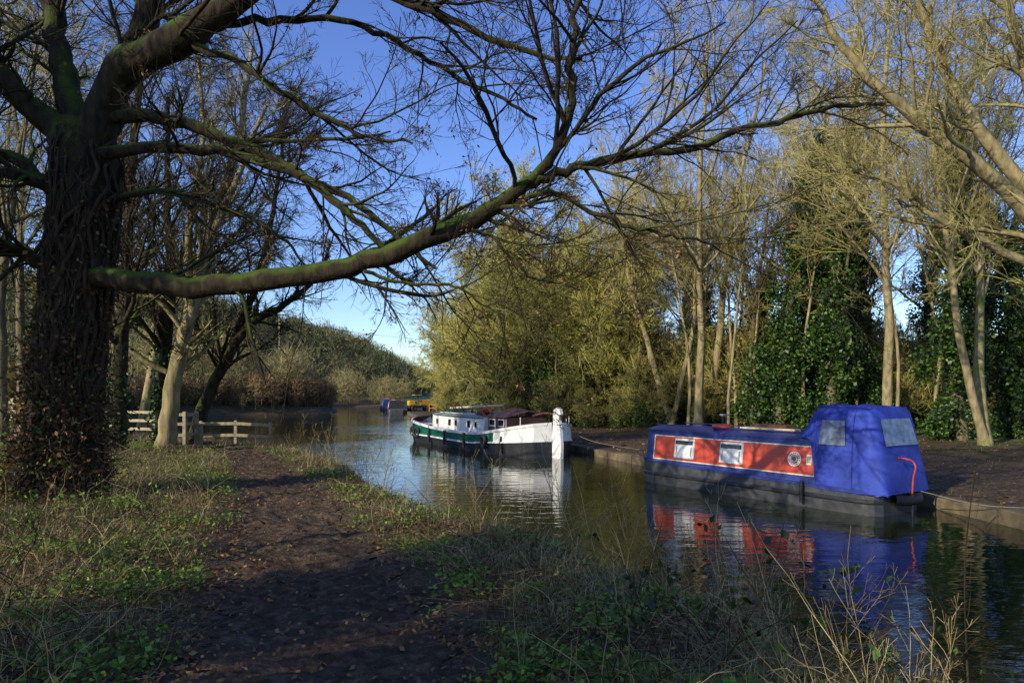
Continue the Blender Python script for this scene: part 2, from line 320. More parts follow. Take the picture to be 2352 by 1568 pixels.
P1,R1=spawn(LP,LR,14,.15,1,.75,.22,.0,.5,12,.12,.02,.2,lmin=1.15)
f=rng.uniform(.4,2.3,len(P1)); P1=P1[:,:1]+(P1-P1[:,:1])*f[:,None,None]; R1=np.clip(R1*(.5+.35*f[:,None]),.006,.032)
P2,R2=spawn(P1,R1,8,.15,1,.65,.22,.5,.55,8,.14,.02,.3); R2=np.clip(R2,.0035,.013)
P3,R3=spawn(P2,R2,6,.1,1,.62,.22,.48,.6,5,.15,.03,.4); R3=np.clip(R3,.0025,.006)
P4,R4=spawn(P3,R3,2,.2,1,.6,.2,.6,.7,2,.15,.04,.5); R4=np.clip(R4,.002,.004)
tubes(hero,P1,R1,5,'bark_dark');tubes(hero,P2,R2,4,'bark_twig',False);tubes(hero,P3,R3,3,'bark_twig',False);tubes(hero,P4,R4,3,'bark_twig',False)
c=P3[rng.random(len(P3))<.11][:,-1]; c=np.repeat(c,5,0)+rng.normal(0,.035,(len(c)*5,3)); leaves(hero,c,.026,'brown_leaf',.45)
# ivy stems on trunk
nv=150;k=26;a0=rng.uniform(0,2*math.pi,nv);t=np.linspace(0,1,k)
zt=rng.uniform(.35,1,nv)
VP=np.zeros((nv,k,3));
for i in range(nv):
    tt=t*zt[i]; cx=np.array([np.interp(tt*25,np.arange(26),tr[:,q]) for q in range(3)]).T; rr=np.interp(tt*25,np.arange(26),trr)+rng.uniform(.0,.07)+.025*rng.normal(0,1,k)
    a=a0[i]+np.cumsum(rng.normal(0,.19,k)); VP[i]=cx; VP[i,:,0]+=rr*np.cos(a); VP[i,:,1]+=rr*np.sin(a)
tubes(hero,VP,np.repeat((rng.uniform(.012,.055,nv))[:,None],k,1)*np.linspace(1.2,.6,k),6,'vine')
sh,_=spawn(VP,np.full((nv,k),.01),16,.1,1,1.2,.3,.12,.5,6,.5,.02); tubes(hero,sh,np.full(sh.shape[:2],.006),3,'vine',False)
n=7500; zz=rng.beta(1.0,3.4,n)*6.2+.5; ii=(zz-.45)/6.2*25; a=rng.uniform(0,2*math.pi,n); rr=np.interp(ii,np.arange(26),trr)+.03+rng.exponential(.08,n)
C=np.stack([np.interp(ii,np.arange(26),tr[:,0])+rr*np.cos(a),np.interp(ii,np.arange(26),tr[:,1])+rr*np.sin(a),zz],1)
leaves(hero,C[:5500],.035,'ivy_brown',.7);leaves(hero,C[5500:],.035,'ivy',.7)
hero.obj('ivy_covered_maple_tree')
# ------------------------------------------------------------------ generic trees
def tree(h,r,lean=0.06,m=(11,9,7,4),twig='twig_tan',barkm='bark_tan',t0=.3,up=.05,ang=.65,ivy=None,leaf=None,fork=0,lfac=.42,wig=.1,minr=.008,ivyn=0):
    mb=MB(); z0=np.zeros((1+fork,3)); z0[:,2]=-.2; z0[:,:2]+=rng.normal(0,.12,(1+fork,2))*(fork>0)
    d=np.tile([0,0,1.],(1+fork,1)); d[:,:2]+=rng.normal(0,lean,(1+fork,2))*(1+2*(fork>0))
    P0,R0=grow(z0,d,np.full(1+fork,h)*rng.uniform(.85,1,1+fork),np.full(1+fork,r)*rng.uniform(.75,1,1+fork),16,.055,.05,.16); R0[:,0]*=1.35
    tubes(mb,P0,R0,8,barkm)
    P1,R1=spawn(P0,R0,m[0],t0,.98,ang,.15,lfac,.5,9,wig,up,.25); tubes(mb,P1,R1,5,barkm)
    P2,R2=spawn(P1,R1,m[1],.15,1,.7,.2,.48,.5,6,.14,up,.3); R2=np.maximum(R2,minr*1.3); tubes(mb,P2,R2,3,barkm,False)
    P3,R3=spawn(P2,R2,m[2],.1,1,.65,.2,.5,.6,3,.16,up,.4); R3=np.clip(R3,minr,.02); tubes(mb,P3,R3,3,twig,False)
    P4,R4=spawn(P3,R3,m[3],.1,1,.6,.2,.6,.7,2,.18,up,.5); R4=np.clip(R4,minr*.7,.012); tubes(mb,P4,R4,3,twig,False)
    if leaf:
        c=P4[rng.random(len(P4))<leaf[1]][:,-1]; c=np.repeat(c,leaf[3],0)+rng.normal(0,.09,(len(c)*leaf[3],3)); leaves(mb,c,leaf[2],leaf[0],.5)
    if ivy:
        zb,zt_,rad,n=ivy
        nc=max(8,int(n/300)); tz=rng.uniform(zb,zt_,nc); cc=np.stack([np.interp(tz,P0[0,:,2],P0[0,:,q]) for q in range(3)],1)
        a=rng.uniform(0,2*math.pi,nc); off=rad*rng.uniform(.0,1.25,nc)*(1.15-.75*(tz-zb)/(zt_-zb))
        cc[:,0]+=off*np.cos(a);cc[:,1]+=off*np.sin(a)
        rr=rad*rng.uniform(.16,.62,nc); n2=int(n*.75); ci=rng.choice(nc,n2,p=rr**2/np.sum(rr**2)); q=nrm(rng.normal(0,1,(n2,3)))*(rng.random((n2,1))**.6)
        C=cc[ci]+q*rr[ci][:,None]*[1,1,1.5]; leaves(mb,C,ivyn or .08,'ivy',.7)
        n3=n-n2; z=rng.uniform(zb-.3,zt_+1.5,n3); a=rng.uniform(0,6.28,n3); r3=.22+rng.exponential(.12,n3)
        leaves(mb,np.stack([np.interp(z,P0[0,:,2],P0[0,:,0])+r3*np.cos(a),np.interp(z,P0[0,:,2],P0[0,:,1])+r3*np.sin(a),z],1),.07,'ivy',.7)
    return mb
T={}
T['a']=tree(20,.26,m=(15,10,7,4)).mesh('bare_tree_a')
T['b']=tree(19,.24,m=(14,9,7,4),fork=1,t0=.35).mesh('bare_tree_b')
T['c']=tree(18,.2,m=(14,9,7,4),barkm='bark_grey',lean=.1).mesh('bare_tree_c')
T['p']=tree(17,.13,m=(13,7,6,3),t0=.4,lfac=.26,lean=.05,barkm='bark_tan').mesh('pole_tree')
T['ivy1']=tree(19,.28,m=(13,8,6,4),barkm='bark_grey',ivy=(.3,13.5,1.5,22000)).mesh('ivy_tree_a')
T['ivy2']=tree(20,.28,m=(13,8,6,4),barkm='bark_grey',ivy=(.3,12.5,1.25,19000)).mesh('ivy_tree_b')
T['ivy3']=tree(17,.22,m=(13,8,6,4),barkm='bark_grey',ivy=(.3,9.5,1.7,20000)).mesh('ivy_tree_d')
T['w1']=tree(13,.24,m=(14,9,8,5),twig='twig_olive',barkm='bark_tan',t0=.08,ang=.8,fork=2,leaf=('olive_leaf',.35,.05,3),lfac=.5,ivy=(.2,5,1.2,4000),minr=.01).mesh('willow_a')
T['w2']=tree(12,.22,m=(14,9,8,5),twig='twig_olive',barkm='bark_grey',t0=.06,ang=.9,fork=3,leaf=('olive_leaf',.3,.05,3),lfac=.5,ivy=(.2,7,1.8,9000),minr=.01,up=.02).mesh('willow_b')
T['s']=tree(5,.06,m=(12,8,6,4),twig='twig_tan',barkm='bark_grey',t0=.03,ang=.7,fork=5,lfac=.6,minr=.007).mesh('shrub')
T['sg']=tree(4.5,.06,m=(12,8,6,3),twig='twig_olive',barkm='bark_grey',t0=.03,ang=.8,fork=5,lfac=.6,ivy=(.1,2.8,1.5,4500),leaf=('brown_leaf',.15,.04,2),minr=.007,ivyn=.07).mesh('bramble')
def put(t,name,x,y,s=1,rz=None,dz=0):
    return place(T[t],name,(x,y,H(x,y)+dz),rotz=rng.uniform(0,6.28) if rz is None else rz,scale=s)
for t,nm,x,y,s in [('b','ash_tree',9.3,40,.95),('a','ash_tree',10.1,37,1.0),('a','ash_tree',11.6,40,1.05),('c','ash_tree',13,37,.9),
    ('ivy1','unseen_shade_tree',13.3,34,1.0),('ivy2','unseen_shade_tree',15.0,32,1.05),('ivy3','unseen_shade_tree',16.3,36,1.0),('a','ash_tree',16.2,29.5,.95),('ivy2','unseen_shade_tree',18.4,28,.95),('b','ash_tree',17.6,25.5,.9),
    ('ivy1','unseen_shade_tree',8.2,50,.85),('c','ash_tree',6.5,52,.9),('c','ash_tree',20,42,1),('a','ash_tree',24,36,1.05),('b','ash_tree',14,55,1.1),('a','ash_tree',27,50,1.1),
    ('ivy3','unseen_shade_tree',21.5,29,.9),('p','ash_tree',9.8,38,1),('p','ash_tree',10.6,39.5,1.05),('p','ash_tree',12.2,37,.95),('p','ash_tree',8.4,41,.9),('p','ash_tree',13.8,41,1),('p','ash_tree',17.4,31,.85),('p','ash_tree',19.2,31,.9),('p','ash_tree',20.6,30,.85),('p','ash_tree',21.5,34,1),('p','ash_tree',14.2,33,.9),('p','ash_tree',11.2,35.5,.85),('p','ash_tree',16.6,33,.9),('p','ash_tree',12.8,35.6,.8),
    ('ivy3','unseen_shade_tree',12.5,44,.9),('ivy2','unseen_shade_tree',18.5,37,.9),('ivy3','unseen_shade_tree',20,41,1.0),('ivy1','unseen_shade_tree',26,42,.9),('c','ash_tree',17,48,1.0),('ivy2','unseen_shade_tree',11.2,42,.6),('ivy3','unseen_shade_tree',15.5,42,.9),('ivy1','unseen_shade_tree',23.5,36,.8),('ivy1','unseen_shade_tree',17.2,34,.85)]:
    put(t,nm,x,y,s)
o=put('c','ash_tree',7.3,41,.55); o.rotation_euler=(.0,.22,1.0)
for t,x,y,s in [('w1',-2.0,53,1.08),('w2',0.8,48,1.15),('w1',3.4,46,1.15),('w2',5.8,43.5,.95),('w1',-4.6,64,1.0),('w2',-6.0,75,.85),('w1',-7.2,88,.85),('w2',1.5,56,1.25),('w1',7.4,47,1.15),('w2',-8.5,104,.8)]:
    put(t,'willow_tree',x,y,s)
for t,x,y,s in [('c',-.6,50,.78),('ivy3',2.2,45,.72),('c',-3.2,57,.8),('ivy3',-.8,51,.6),('ivy2',5,46,.6)]: put(t,'bare_tree' if t=='c' else 'unseen_shade_tree',x,y,s)
for i in range(90):
    x=rng.uniform(4,50);y=43-.35*x+rng.uniform(0,20)
    if x<8: y=max(y,46)
    dd=info([x],[y])[0][0]
    if dd>8.5: put('s' if rng.random()<.4 else 'sg','hawthorn_shrub',x,y,rng.uniform(.5,1.35))
for x,y,s in [(-2.6,49,.55),(-.3,45.5,.6),(2.5,43,.6),(4.7,41.5,.5),(6.5,41,.45),(-5.3,60,.6),(-7.2,72,.6),(-8.6,82,.6)]:
    put('sg','bramble_shrub',x,y,s)
# left-bank trees
def spec(name,pts,extra=None,barkm='bark_grey',m=(14,8,6,3),lm=.9,twig='bark_twig'):
    mb=MB(); allP=[];allR=[]
    for p,a,b_ in pts:
        P=catmull(p,20); P[1:-1]+=rng.normal(0,.025,(18,3)); allP.append(P); allR.append(np.linspace(a,b_,20))
    P=np.array(allP);R=np.array(allR); tubes(mb,P,R,10,barkm)
    P1,R1=spawn(P,R,m[0],.28,1,.75,.22,.32,.45,9,.13,.05,.25,lmin=lm); R1=np.clip(R1,.012,.09);tubes(mb,P1,R1,5,barkm)
    P2,R2=spawn(P1,R1,m[1],.15,1,.7,.2,.5,.5,6,.14,.05,.3); R2=np.clip(R2,.007,.03);tubes(mb,P2,R2,4,barkm,False)
    P3,R3=spawn(P2,R2,m[2],.1,1,.65,.2,.5,.6,4,.16,.04,.4); R3=np.clip(R3,.005,.012);tubes(mb,P3,R3,3,twig,False)
    P4,R4=spawn(P3,R3,m[3],.1,1,.6,.2,.6,.7,2,.18,.05,.5); R4=np.clip(R4,.004,.008);tubes(mb,P4,R4,3,twig,False)
    if extra: extra(mb,P)
    return mb.obj(name)
def ivyleg(z1,rad,n):
    def f(mb,P):
        z=rng.beta(1,1.8,n)*z1; p=P[0]; a=rng.uniform(0,6.28,n); r=rad+rng.exponential(.08,n)
        C=np.stack([np.interp(z,p[:,2],p[:,0])+r*np.cos(a),np.interp(z,p[:,2],p[:,1])+r*np.sin(a),z+.7],1); leaves(mb,C,.05,'ivy',.7)
    return f
spec('unseen_shade_tree',[([(-10.9,18.8,.6),(-10.8,18.8,3),(-10.65,18.9,6),(-10.5,18.9,9),(-10.2,19,13)],.24,.06)],ivyleg(3,.2,900),'bark_dark',(26,9,7,3))
spec('unseen_shade_tree',[([(-11.3,22,.6),(-11.2,22,3),(-11,22,6),(-11.2,22.2,9),(-11.2,22.2,12)],.22,.06)],ivyleg(4,.22,1500),'bark_dark',(26,9,7,3))
spec('beech_tree',[([(-10.5,20.6,.5),(-10.35,20.6,1.6),(-10.1,20.6,3.2),(-9.55,20.6,5.6),(-8.9,20.6,8),(-8.3,20.8,10.5),(-8.0,21,13)],.3,.06),
    ([(-10.15,20.6,3.2),(-9.6,20.4,4.7),(-9.0,20.2,6.6),(-8.1,20,8.6),(-7.2,20,10.8)],.19,.05),([(-9.7,20.6,5),(-9.75,20.7,7.5),(-9.5,20.9,10),(-9.6,21,13)],.14,.04)],None,'bark_tan',(20,9,7,3))
spec('leaning_tree',[([(-10.9,23.2,.6),(-10.2,23.2,2.6),(-8.9,23,4.6),(-7.5,22.8,5.4),(-6.2,22.6,6.4)],.24,.06),([(-9.5,23.1,3.9),(-8.8,23.4,6),(-8.2,23.6,9),(-8,24,12)],.15,.04)],None,'bark_dark',(20,9,7,3))
for t,x,y,s in [('c',-14.2,19,.85),('c',-16.5,23,.9),('a',-15.5,28.5,.8),('c',-20,26,.9),('c',-25,33,.9),('a',-23,24,.9),('c',-27,27,.9),('c',-14.5,25.3,.75),('c',-18,30.8,.8),('p',-12.8,20.5,.8),('p',-13.2,23,.8)]:
    put(t,'bare_tree',x,y,s)
for x,y,s in [(-17,27,.4),(-22,30,.5),(-26,30,.6)]: put('s','hawthorn_shrub',x,y,s)
# unseen trees added behind / left of the camera to shade the foreground
T['sh']=tree(11,.25,m=(12,8,6,3),barkm='bark_grey',ivy=(.8,8.0,1.5,12000),ivyn=.1).mesh('ivy_shade_tree_c')
T['sh2']=tree(12,.25,m=(12,8,6,3),barkm='bark_grey',ivy=(4.6,10.0,1.3,9000),ivyn=.1).mesh('ivy_shade_tree_e')  # ivy starts high, shaped to shade only the upper hero trunk
put('sh2','unseen_shade_tree',-12.9,5.2,.95)  # out of view, added to keep the hero trunk dark
for x,y,s in [(-8.6,-4.4,.95),(-5.6,-6.0,.95),(-10.8,-3.7,.85),(-12.4,-6.2,.95)]:
    put('sh','unseen_shade_tree',x,y,s)  # out of view, added to shade the near path and verge
put('p','bare_tree',-12.8,-.8,.8); put('p','bare_tree',-14,2.2,.8)  # out of view, added to throw thin shadow stripes on the ground
spec('ash_tree',[([(15.2,18.2,.2),(15.1,18.1,3),(14.7,18,6),(14.3,18,8),(14.2,18,12),(14.5,18,17)],.42,.1),
 ([(14.8,18,5.6),(13,17.8,7.6),(11,17.5,8.9),(9.5,17.2,9.9),(8.2,17,11.1),(7.2,16.8,12.6)],.24,.05),
 ([(14.4,18,6.8),(12.6,18,8.9),(11.5,18,10.8),(10.7,18,12.9),(10.3,18,15)],.2,.05),
 ([(14.8,18,5.2),(12.5,17.8,6.2),(11,17.5,6.8),(9.6,17.3,7.7),(8.6,17.2,8.0)],.14,.03),
 ([(14.5,18,7),(13.4,17.6,10),(12.5,17.3,12.5),(11.8,17,15)],.18,.05)],None,'bark_tan',(18,8,7,3),1.6,'twig_tan')
# ------------------------------------------------------------------ distant woods
def distant(name,pos,hs,mat,ntw=110,wd=1.0,ln=1.0):
    mb=MB(); n=len(pos); tot=n*ntw
    ci=np.repeat(np.arange(n),ntw); h=hs[ci]; base=pos[ci]
    q=nrm(rng.normal(0,1,(tot,3)))*(rng.random((tot,1))**.5); 
    C=base+np.stack([q[:,0]*h*.34,q[:,1]*h*.34,h*.56+q[:,2]*h*.44],1)
    d=nrm(q*.7+np.array([0,0,.35])+rng.normal(0,.6,(tot,3))); s=nrm(np.cross(d,rng.normal(0,1,(tot,3))))*(h*.011*wd)[:,None]; l=d*(h*rng.uniform(.04,.11,tot)*ln)[:,None]
    mb.add(np.stack([C-l-s,C-l+s,C+l],1),np.arange(tot*3).reshape(-1,3),mat)
    tp=np.stack([pos,pos+np.stack([np.zeros(n),np.zeros(n),hs*.8],1)],1); tubes(mb,tp,np.stack([hs*.018,hs*.008],1),4,'bark_grey')
    return mb.obj(name)
xs=rng.uniform(-190,-22,4200);ys=rng.uniform(100,300,4200);dd=info(xs,ys)[0]; k=(dd>4)&(height(xs,ys)>2.0); xs=xs[k];ys=ys[k]
k=~((xs>-42)&(xs<-24)&(ys<135)); xs=xs[k];ys=ys[k]
M['twig_far']=leafmat('far_twigs',[(0,(.06,.06,.03)),(.5,(.15,.14,.06)),(.8,(.24,.21,.09)),(1,(.09,.14,.04))],.9,0)
sz=rng.uniform(4,10,len(xs))*(1+.25*nz(xs,ys,.06))
distant('distant_woodland',np.stack([xs,ys,height(xs,ys)-.3],1),sz,'twig_far',150,.75)
k=rng.random(len(xs))<.07; M['conifer']=leafmat('dark_evergreen',[(0,(.015,.028,.008)),(1,(.045,.08,.02))],.8,0)
distant('evergreen_trees',np.stack([xs[k]+1,ys[k],height(xs[k]+1,ys[k])-.3],1),sz[k]*1.05,'conifer',260,1.2,.8)
t=rng.random(420); A=resample([(-25,97),(-21.5,82),(-31.5,70),(-37.5,58),(-34.5,42),(-26,34.5),(-20,32.5)],.3); B_=A[(t*(len(A)-1)).astype(int)]+rng.normal(0,1.0,(420,2))
B_+=np.array([-1.2,1.2]); B_=B_[info(B_[:,0],B_[:,1])[0]>.5]
M['hedge_tw']=leafmat('hedge_twigs',[(0,(.07,.045,.022)),(.6,(.2,.13,.055)),(1,(.34,.24,.1))],.9,0)
distant('waterside_hedge',np.stack([B_[:,0],B_[:,1],height(B_[:,0],B_[:,1])-.2],1),rng.uniform(1.6,4.0,len(B_)),'hedge_tw',300,.8)
xs=rng.uniform(-48,-20,170);ys=rng.uniform(72,135,170);dd=info(xs,ys)[0];k=dd>3.5;xs=xs[k];ys=ys[k]
M['scrub_tw']=leafmat('scrub_twigs',[(0,(.12,.095,.04)),(.5,(.26,.22,.085)),(1,(.42,.36,.14))],.9,0)
distant('hillside_scrub',np.stack([xs,ys,height(xs,ys)-.3],1),rng.uniform(2.5,8,len(xs)),'scrub_tw',600,.38,1.2)
xs=rng.uniform(-5,260,700);ys=110+rng.uniform(0,130,700)
distant('distant_hedgerow',np.stack([xs,ys,height(xs,ys)-.3],1),rng.uniform(4,11,700),'twig_far',110,1.0)
xs=rng.uniform(8,95,240);ys=60+rng.uniform(0,16,240)
distant('field_hedge',np.stack([xs,ys,height(xs,ys)-.3],1),rng.uniform(3,7.5,240),'hedge_tw',400,.6)
# ------------------------------------------------------------------ grass and litter
def blades(mb,x,y,h,w,m,lean=.5,bend=.5,z=None):
    n=len(x); z=height(x,y) if z is None else z; a=rng.uniform(0,6.28,n); l=rng.normal(0,lean,n); dx=np.cos(a)*l;dy=np.sin(a)*l
    sx=-np.sin(a+rng.normal(0,.8,n));sy=np.cos(a)
    V=np.zeros((n,7,3))
    for i,(t,ww) in enumerate(((0,1),(.4,.9),(.75,.6))):
        cx=x+dx*h*t*(1+bend*t);cy=y+dy*h*t*(1+bend*t);cz=z-.02+h*t*(1-.35*np.minimum(np.abs(l),1.8)*t)
        for s_,q in ((-1,0),(1,1)):
            V[:,i*2+q,0]=cx+s_*sx*w*ww/2;V[:,i*2+q,1]=cy+s_*sy*w*ww/2;V[:,i*2+q,2]=cz
    V[:,6]=np.stack([x+dx*h*(1+bend),y+dy*h*(1+bend),z+h*(1-.35*np.minimum(np.abs(l),1.8))],1)
    b=np.arange(n)[:,None]*7
    k=mb.n; mb.add(V,np.concatenate([b+[0,1,3,2],b+[2,3,5,4]]),m); 
    mb.q.append(((b+[4,5,6])+k,mb.mi(m),False))
def sample(n,ymax=27,ymin=1.5,pw=1.6,thr=0,sc=1.,ph=0,pmin=1.02,dmin=.12,xl=-1.05,xr=1.0,soft=.25):
    out=[]
    while sum(map(len,out))<n:
        y=ymin+(ymax-ymin)*rng.random(n)**pw; x=rng.uniform(xl,xr,n)*y*.85
        d,r,pd=info(x,y); q=nz(x+ph,y-ph,2.0*sc)+.5*nz(x-ph,y+ph,5.7*sc)
        pr=np.clip((q-thr)/soft+.5,.05,1); ed=pmin+.22*nz(x,y,3.1)
        k=(d>dmin)&(~r)&(pd>ed+rng.normal(0,.08,n))&(rng.random(n)<pr); out.append(np.stack([x[k],y[k]],1))
    return np.concatenate(out)[:n]
mb=MB(); p=sample(26000,thr=.15,sc=.8); blades(mb,p[:,0],p[:,1],rng.uniform(.03,.1,len(p))*(1+.4*nz(p[:,0],p[:,1],3)),rng.uniform(.004,.008,len(p))*(1+p[:,1]/14),'grass',.7,.7); mb.obj('green_grass')
mb=MB(); p=sample(46000,thr=.0,ph=3,pmin=1.1); e=np.clip(info(p[:,0],p[:,1])[2]-1,0,1.2)
blades(mb,p[:,0],p[:,1],rng.uniform(.06,.32,len(p))*(.3+.6*e),rng.uniform(.0025,.0055,len(p))*(1+p[:,1]/14),'dry',1.1,.9)
y=2.5+21*rng.random(9000)**1.2; x=rng.uniform(-1,1,9000)*y; d,r,_=info(x,y); k=(d>.02)&(d<1.0)&(~r)&(rng.random(9000)<np.clip(nz(x,y,3)+.5,.06,1))&((y>5)|(rng.random(9000)<.4)); x=x[k];y=y[k]
blades(mb,x,y,rng.uniform(.12,.5,len(x)),rng.uniform(.0025,.005,len(x))*(1+y/14),'dry',.7,.7); mb.obj('dry_grass')
mb=MB(); p=sample(3000,thr=.1,ph=1,pmin=1.25,ymax=20,pw=1.3); n=len(p)
P0,R0=grow(np.column_stack([p,height(p[:,0],p[:,1])]),np.array([0,0,.9])+rng.normal(0,.6,(n,3)),rng.uniform(.25,.9,n),np.full(n,.004),8,.25,-.12,.4); P0[:,:,2]=np.maximum(P0[:,:,2],height(P0[:,:,0],P0[:,:,1])+.01); tubes(mb,P0[:2100],R0[:2100],3,'dry'); tubes(mb,P0[2100:],R0[2100:],3,'bark_twig'); mb.obj('dead_bramble_stems')
mb=MB(); n=140; y=2.8+19*rng.random(6000); x=rng.uniform(-1,1,6000)*y; d,r,_=info(x,y); k=(d>.1)&(d<.9)&(~r); x=x[k][:n];y=y[k][:n]
P0,R0=grow(np.stack([x,y,height(x,y)],1),np.array([0,0,1.])+rng.normal(0,.25,(len(x),3)),rng.uniform(.5,1.2,len(x)),np.full(len(x),.004),8,.09,0,.4); tubes(mb,P0,R0,4,'dry')
P1,R1=spawn(P0,R0,7,.3,1,.6,.2,.3,.6,5,.1,.05,.5); tubes(mb,P1,np.maximum(R1,.0018),3,'dry'); P2,R2=spawn(P1,R1,3,.4,1,.6,.2,.4,.6,3,.1,.05,.5); tubes(mb,P2,np.maximum(R2,.0014),3,'dry')
mb.obj('dead_weed_stems')
mb=MB(); p=sample(2300,ymax=22,pmin=1.1,thr=.25,ph=7,dmin=.15); c=np.repeat(p,16,0)+rng.normal(0,.085,(2300*16,2)); leaves(mb,np.column_stack([c,height(c[:,0],c[:,1])+rng.uniform(.0,.14,len(c))]),.024,'weed',.65,.5); mb.obj('weeds')
mb=MB(); n=60000; y=1.8+22*rng.random(n)**1.7; x=rng.uniform(-1,.8,n)*y*.85; d,r,pd=info(x,y); k=(d>.1)&(~r)&(rng.random(n)<np.where(pd<.75,.25,1)); x=x[k];y=y[k]
leaves(mb,np.column_stack([x,y,height(x,y)+.035+rng.uniform(0,.04,len(x))]),.021,'brown_leaf',.6,.6); mb.obj('leaf_litter')
mb=MB(); n=24000; y=8+50*rng.random(n); x=rng.uniform(-12,26,n); d,r,_=info(x,y); k=(d>.3)&r&(((d<1.1)&(nz(x,y,.8)>-.2))|((d>8)&(nz(x,y,1.1)>0))); x=x[k];y=y[k]; blades(mb,x,y,rng.uniform(.04,.16,len(x)),np.full(len(x),.016),'grass',.6,.5); 
mb.obj('far_bank_grass')
mb=MB(); n=12000; y=9+40*rng.random(n); x=rng.uniform(-8,22,n); d,r,_=info(x,y); k=(d>.2)&r; x=x[k];y=y[k]; leaves(mb,np.column_stack([x,y,height(x,y)+.05]),.045,'brown_leaf',.6,.8); mb.obj('fallen_leaves')
mb=MB(); n=26; x=rng.uniform(.6,2.0,n); y=rng.uniform(3.3,4.6,n)
P0,R0=grow(np.stack([x,y,height(x,y)],1),np.array([0,0,1.])+rng.normal(0,.3,(n,3)),rng.uniform(.5,1.15,n),np.full(n,.004),9,.14,-.04,.4); tubes(mb,P0,R0,4,'bark_twig')
P1,R1=spawn(P0,R0,4,.3,1,.8,.2,.35,.6,5,.12,0,.5); tubes(mb,P1,np.maximum(R1,.0013),3,'bark_twig'); c=np.concatenate([P1[:,2:].reshape(-1,3)]); leaves(mb,c,.026,'ivy',.6); mb.obj('bramble_plant')
mb=MB(); n=240; x=rng.uniform(-7.5,-2.6,n*3); y=rng.uniform(3.6,9.5,n*3); k=info(x,y)[2]>1.7; x=x[k][:n];y=y[k][:n]; n=len(x)
P0,R0=grow(np.stack([x,y,height(x,y)],1),np.array([0,0,.8])+rng.normal(0,.5,(n,3)),rng.uniform(.4,1.2,n),np.full(n,.005),10,.2,-.12,.4); P0[:,:,2]=np.maximum(P0[:,:,2],height(P0[:,:,0],P0[:,:,1])+.02); tubes(mb,P0,R0,4,'bark_twig')
P1,R1=spawn(P0,R0,5,.2,1,.8,.2,.4,.6,6,.2,-.03,.5); tubes(mb,P1,np.maximum(R1,.0016),3,'bark_twig'); c=P1[:,2:].reshape(-1,3); c=c[rng.random(len(c))<.35]; leaves(mb,c,.024,'weed',.65); mb.obj('bramble_thicket')
mb=MB(); P=catmull([(2.55,3.75,.1),(2.5,3.75,.9),(2.47,3.72,1.5),(2.52,3.7,2.05)],16)[None]; R=np.linspace(.008,.002,16)[None]; tubes(mb,P,R,5,'bark_twig')
P1,R1=spawn(P,R,9,.25,1,.6,.2,.28,.5,7,.1,.05,.4); tubes(mb,P1,np.maximum(R1,.0015),4,'bark_twig'); P2,R2=spawn(P1,R1,3,.3,1,.6,.2,.5,.6,4,.1,.04,.5); tubes(mb,P2,np.maximum(R2,.001),3,'bark_twig'); mb.obj('sapling')
# ------------------------------------------------------------------ parts helpers
def box(par,name,loc,size,mat,rot=(0,0,0),bev=.01):
    me=bpy.data.meshes.new(name); bm=bmesh.new(); bmesh.ops.create_cube(bm,size=1)
    for v in bm.verts: v.co=Vector((v.co.x*size[0],v.co.y*size[1],v.co.z*size[2]))
    if bev: bmesh.ops.bevel(bm,geom=bm.edges[:],offset=min(bev,min(size)*.4),segments=2,affect='EDGES')
    bm.to_mesh(me);bm.free(); me.materials.append(M[mat]); o=bpy.data.objects.new(name,me); S.collection.objects.link(o); o.parent=par;o.location=loc;o.rotation_euler=rot; return o
def tube(par,name,pts,r,mat,s=8,k=None):
    mb=MB(); P=catmull(pts,k or max(8,len(pts)*5)); tubes(mb,P,np.full(len(P),r),s,mat)
    return mb.obj(name,parent=par)
def torus(par,name,loc,R,r,mat,rot=(0,0,0)):
    a=np.linspace(0,2*math.pi,25); P=np.stack([R*np.cos(a),R*np.sin(a),0*a],1); mb=MB(); 
    T_=np.stack([np.cos(a),np.sin(a),0*a],1);b=np.linspace(0,2*math.pi,9)[:-1]
    V=P[:,None]+r*(np.cos(b)[None,:,None]*T_[:,None]+np.sin(b)[None,:,None]*np.array([0,0,1.]));i=np.arange(24)[:,None]*8;j=np.arange(8)[None];j2=(j+1)%8
    mb.add(V,np.stack([i+j,i+j2,i+8+j2,i+8+j],-1).reshape(-1,4),mat,True); o=mb.obj(name,parent=par);o.location=loc;o.rotation_euler=rot;return o
def loft(par,name,secs,matf,smooth=False):
    secs=np.array(secs,float);n,k,_=secs.shape;mb=MB();groups={}
    for i in range(n-1):
        for j in range(k-1): groups.setdefault(matf(i,j),[]).append([i*k+j,i*k+j+1,(i+1)*k+j+1,(i+1)*k+j])
    first=True
    for m,F in groups.items():
        if first: mb.add(secs,F,m,smooth);first=False
        else: mb.q.append((np.array(F),mb.mi(m),smooth))
    return mb.obj(name,parent=par)
def fence(name,pts,hp,rails,mat,pw=.1):
    e=empty(name,(pts[0][0],pts[0][1],H(*pts[0]))); z0=e.location.z
    prev=None
    for i,(x,y) in enumerate(pts):
        z=H(x,y)-z0; box(e,f'post_{i+1}',(x-pts[0][0],y-pts[0][1],z+hp/2-.1),(pw,pw,hp+.2),mat)
        if prev:
            a=Vector((prev[0],prev[1],prev[2]));b_=Vector((x-pts[0][0],y-pts[0][1],z)); d=b_-a
            for q,rz in enumerate(rails):
                box(e,f'rail_{i}_{q+1}',(a+b_)/2+Vector((d.y,-d.x,0)).normalized()*.07+Vector((0,0,rz)),(d.length+.05,.035,.1),mat,(0,-math.atan2(d.z,math.hypot(d.x,d.y)),math.atan2(d.y,d.x)),.005)
        prev=(x-pts[0][0],y-pts[0][1],z)
    return e
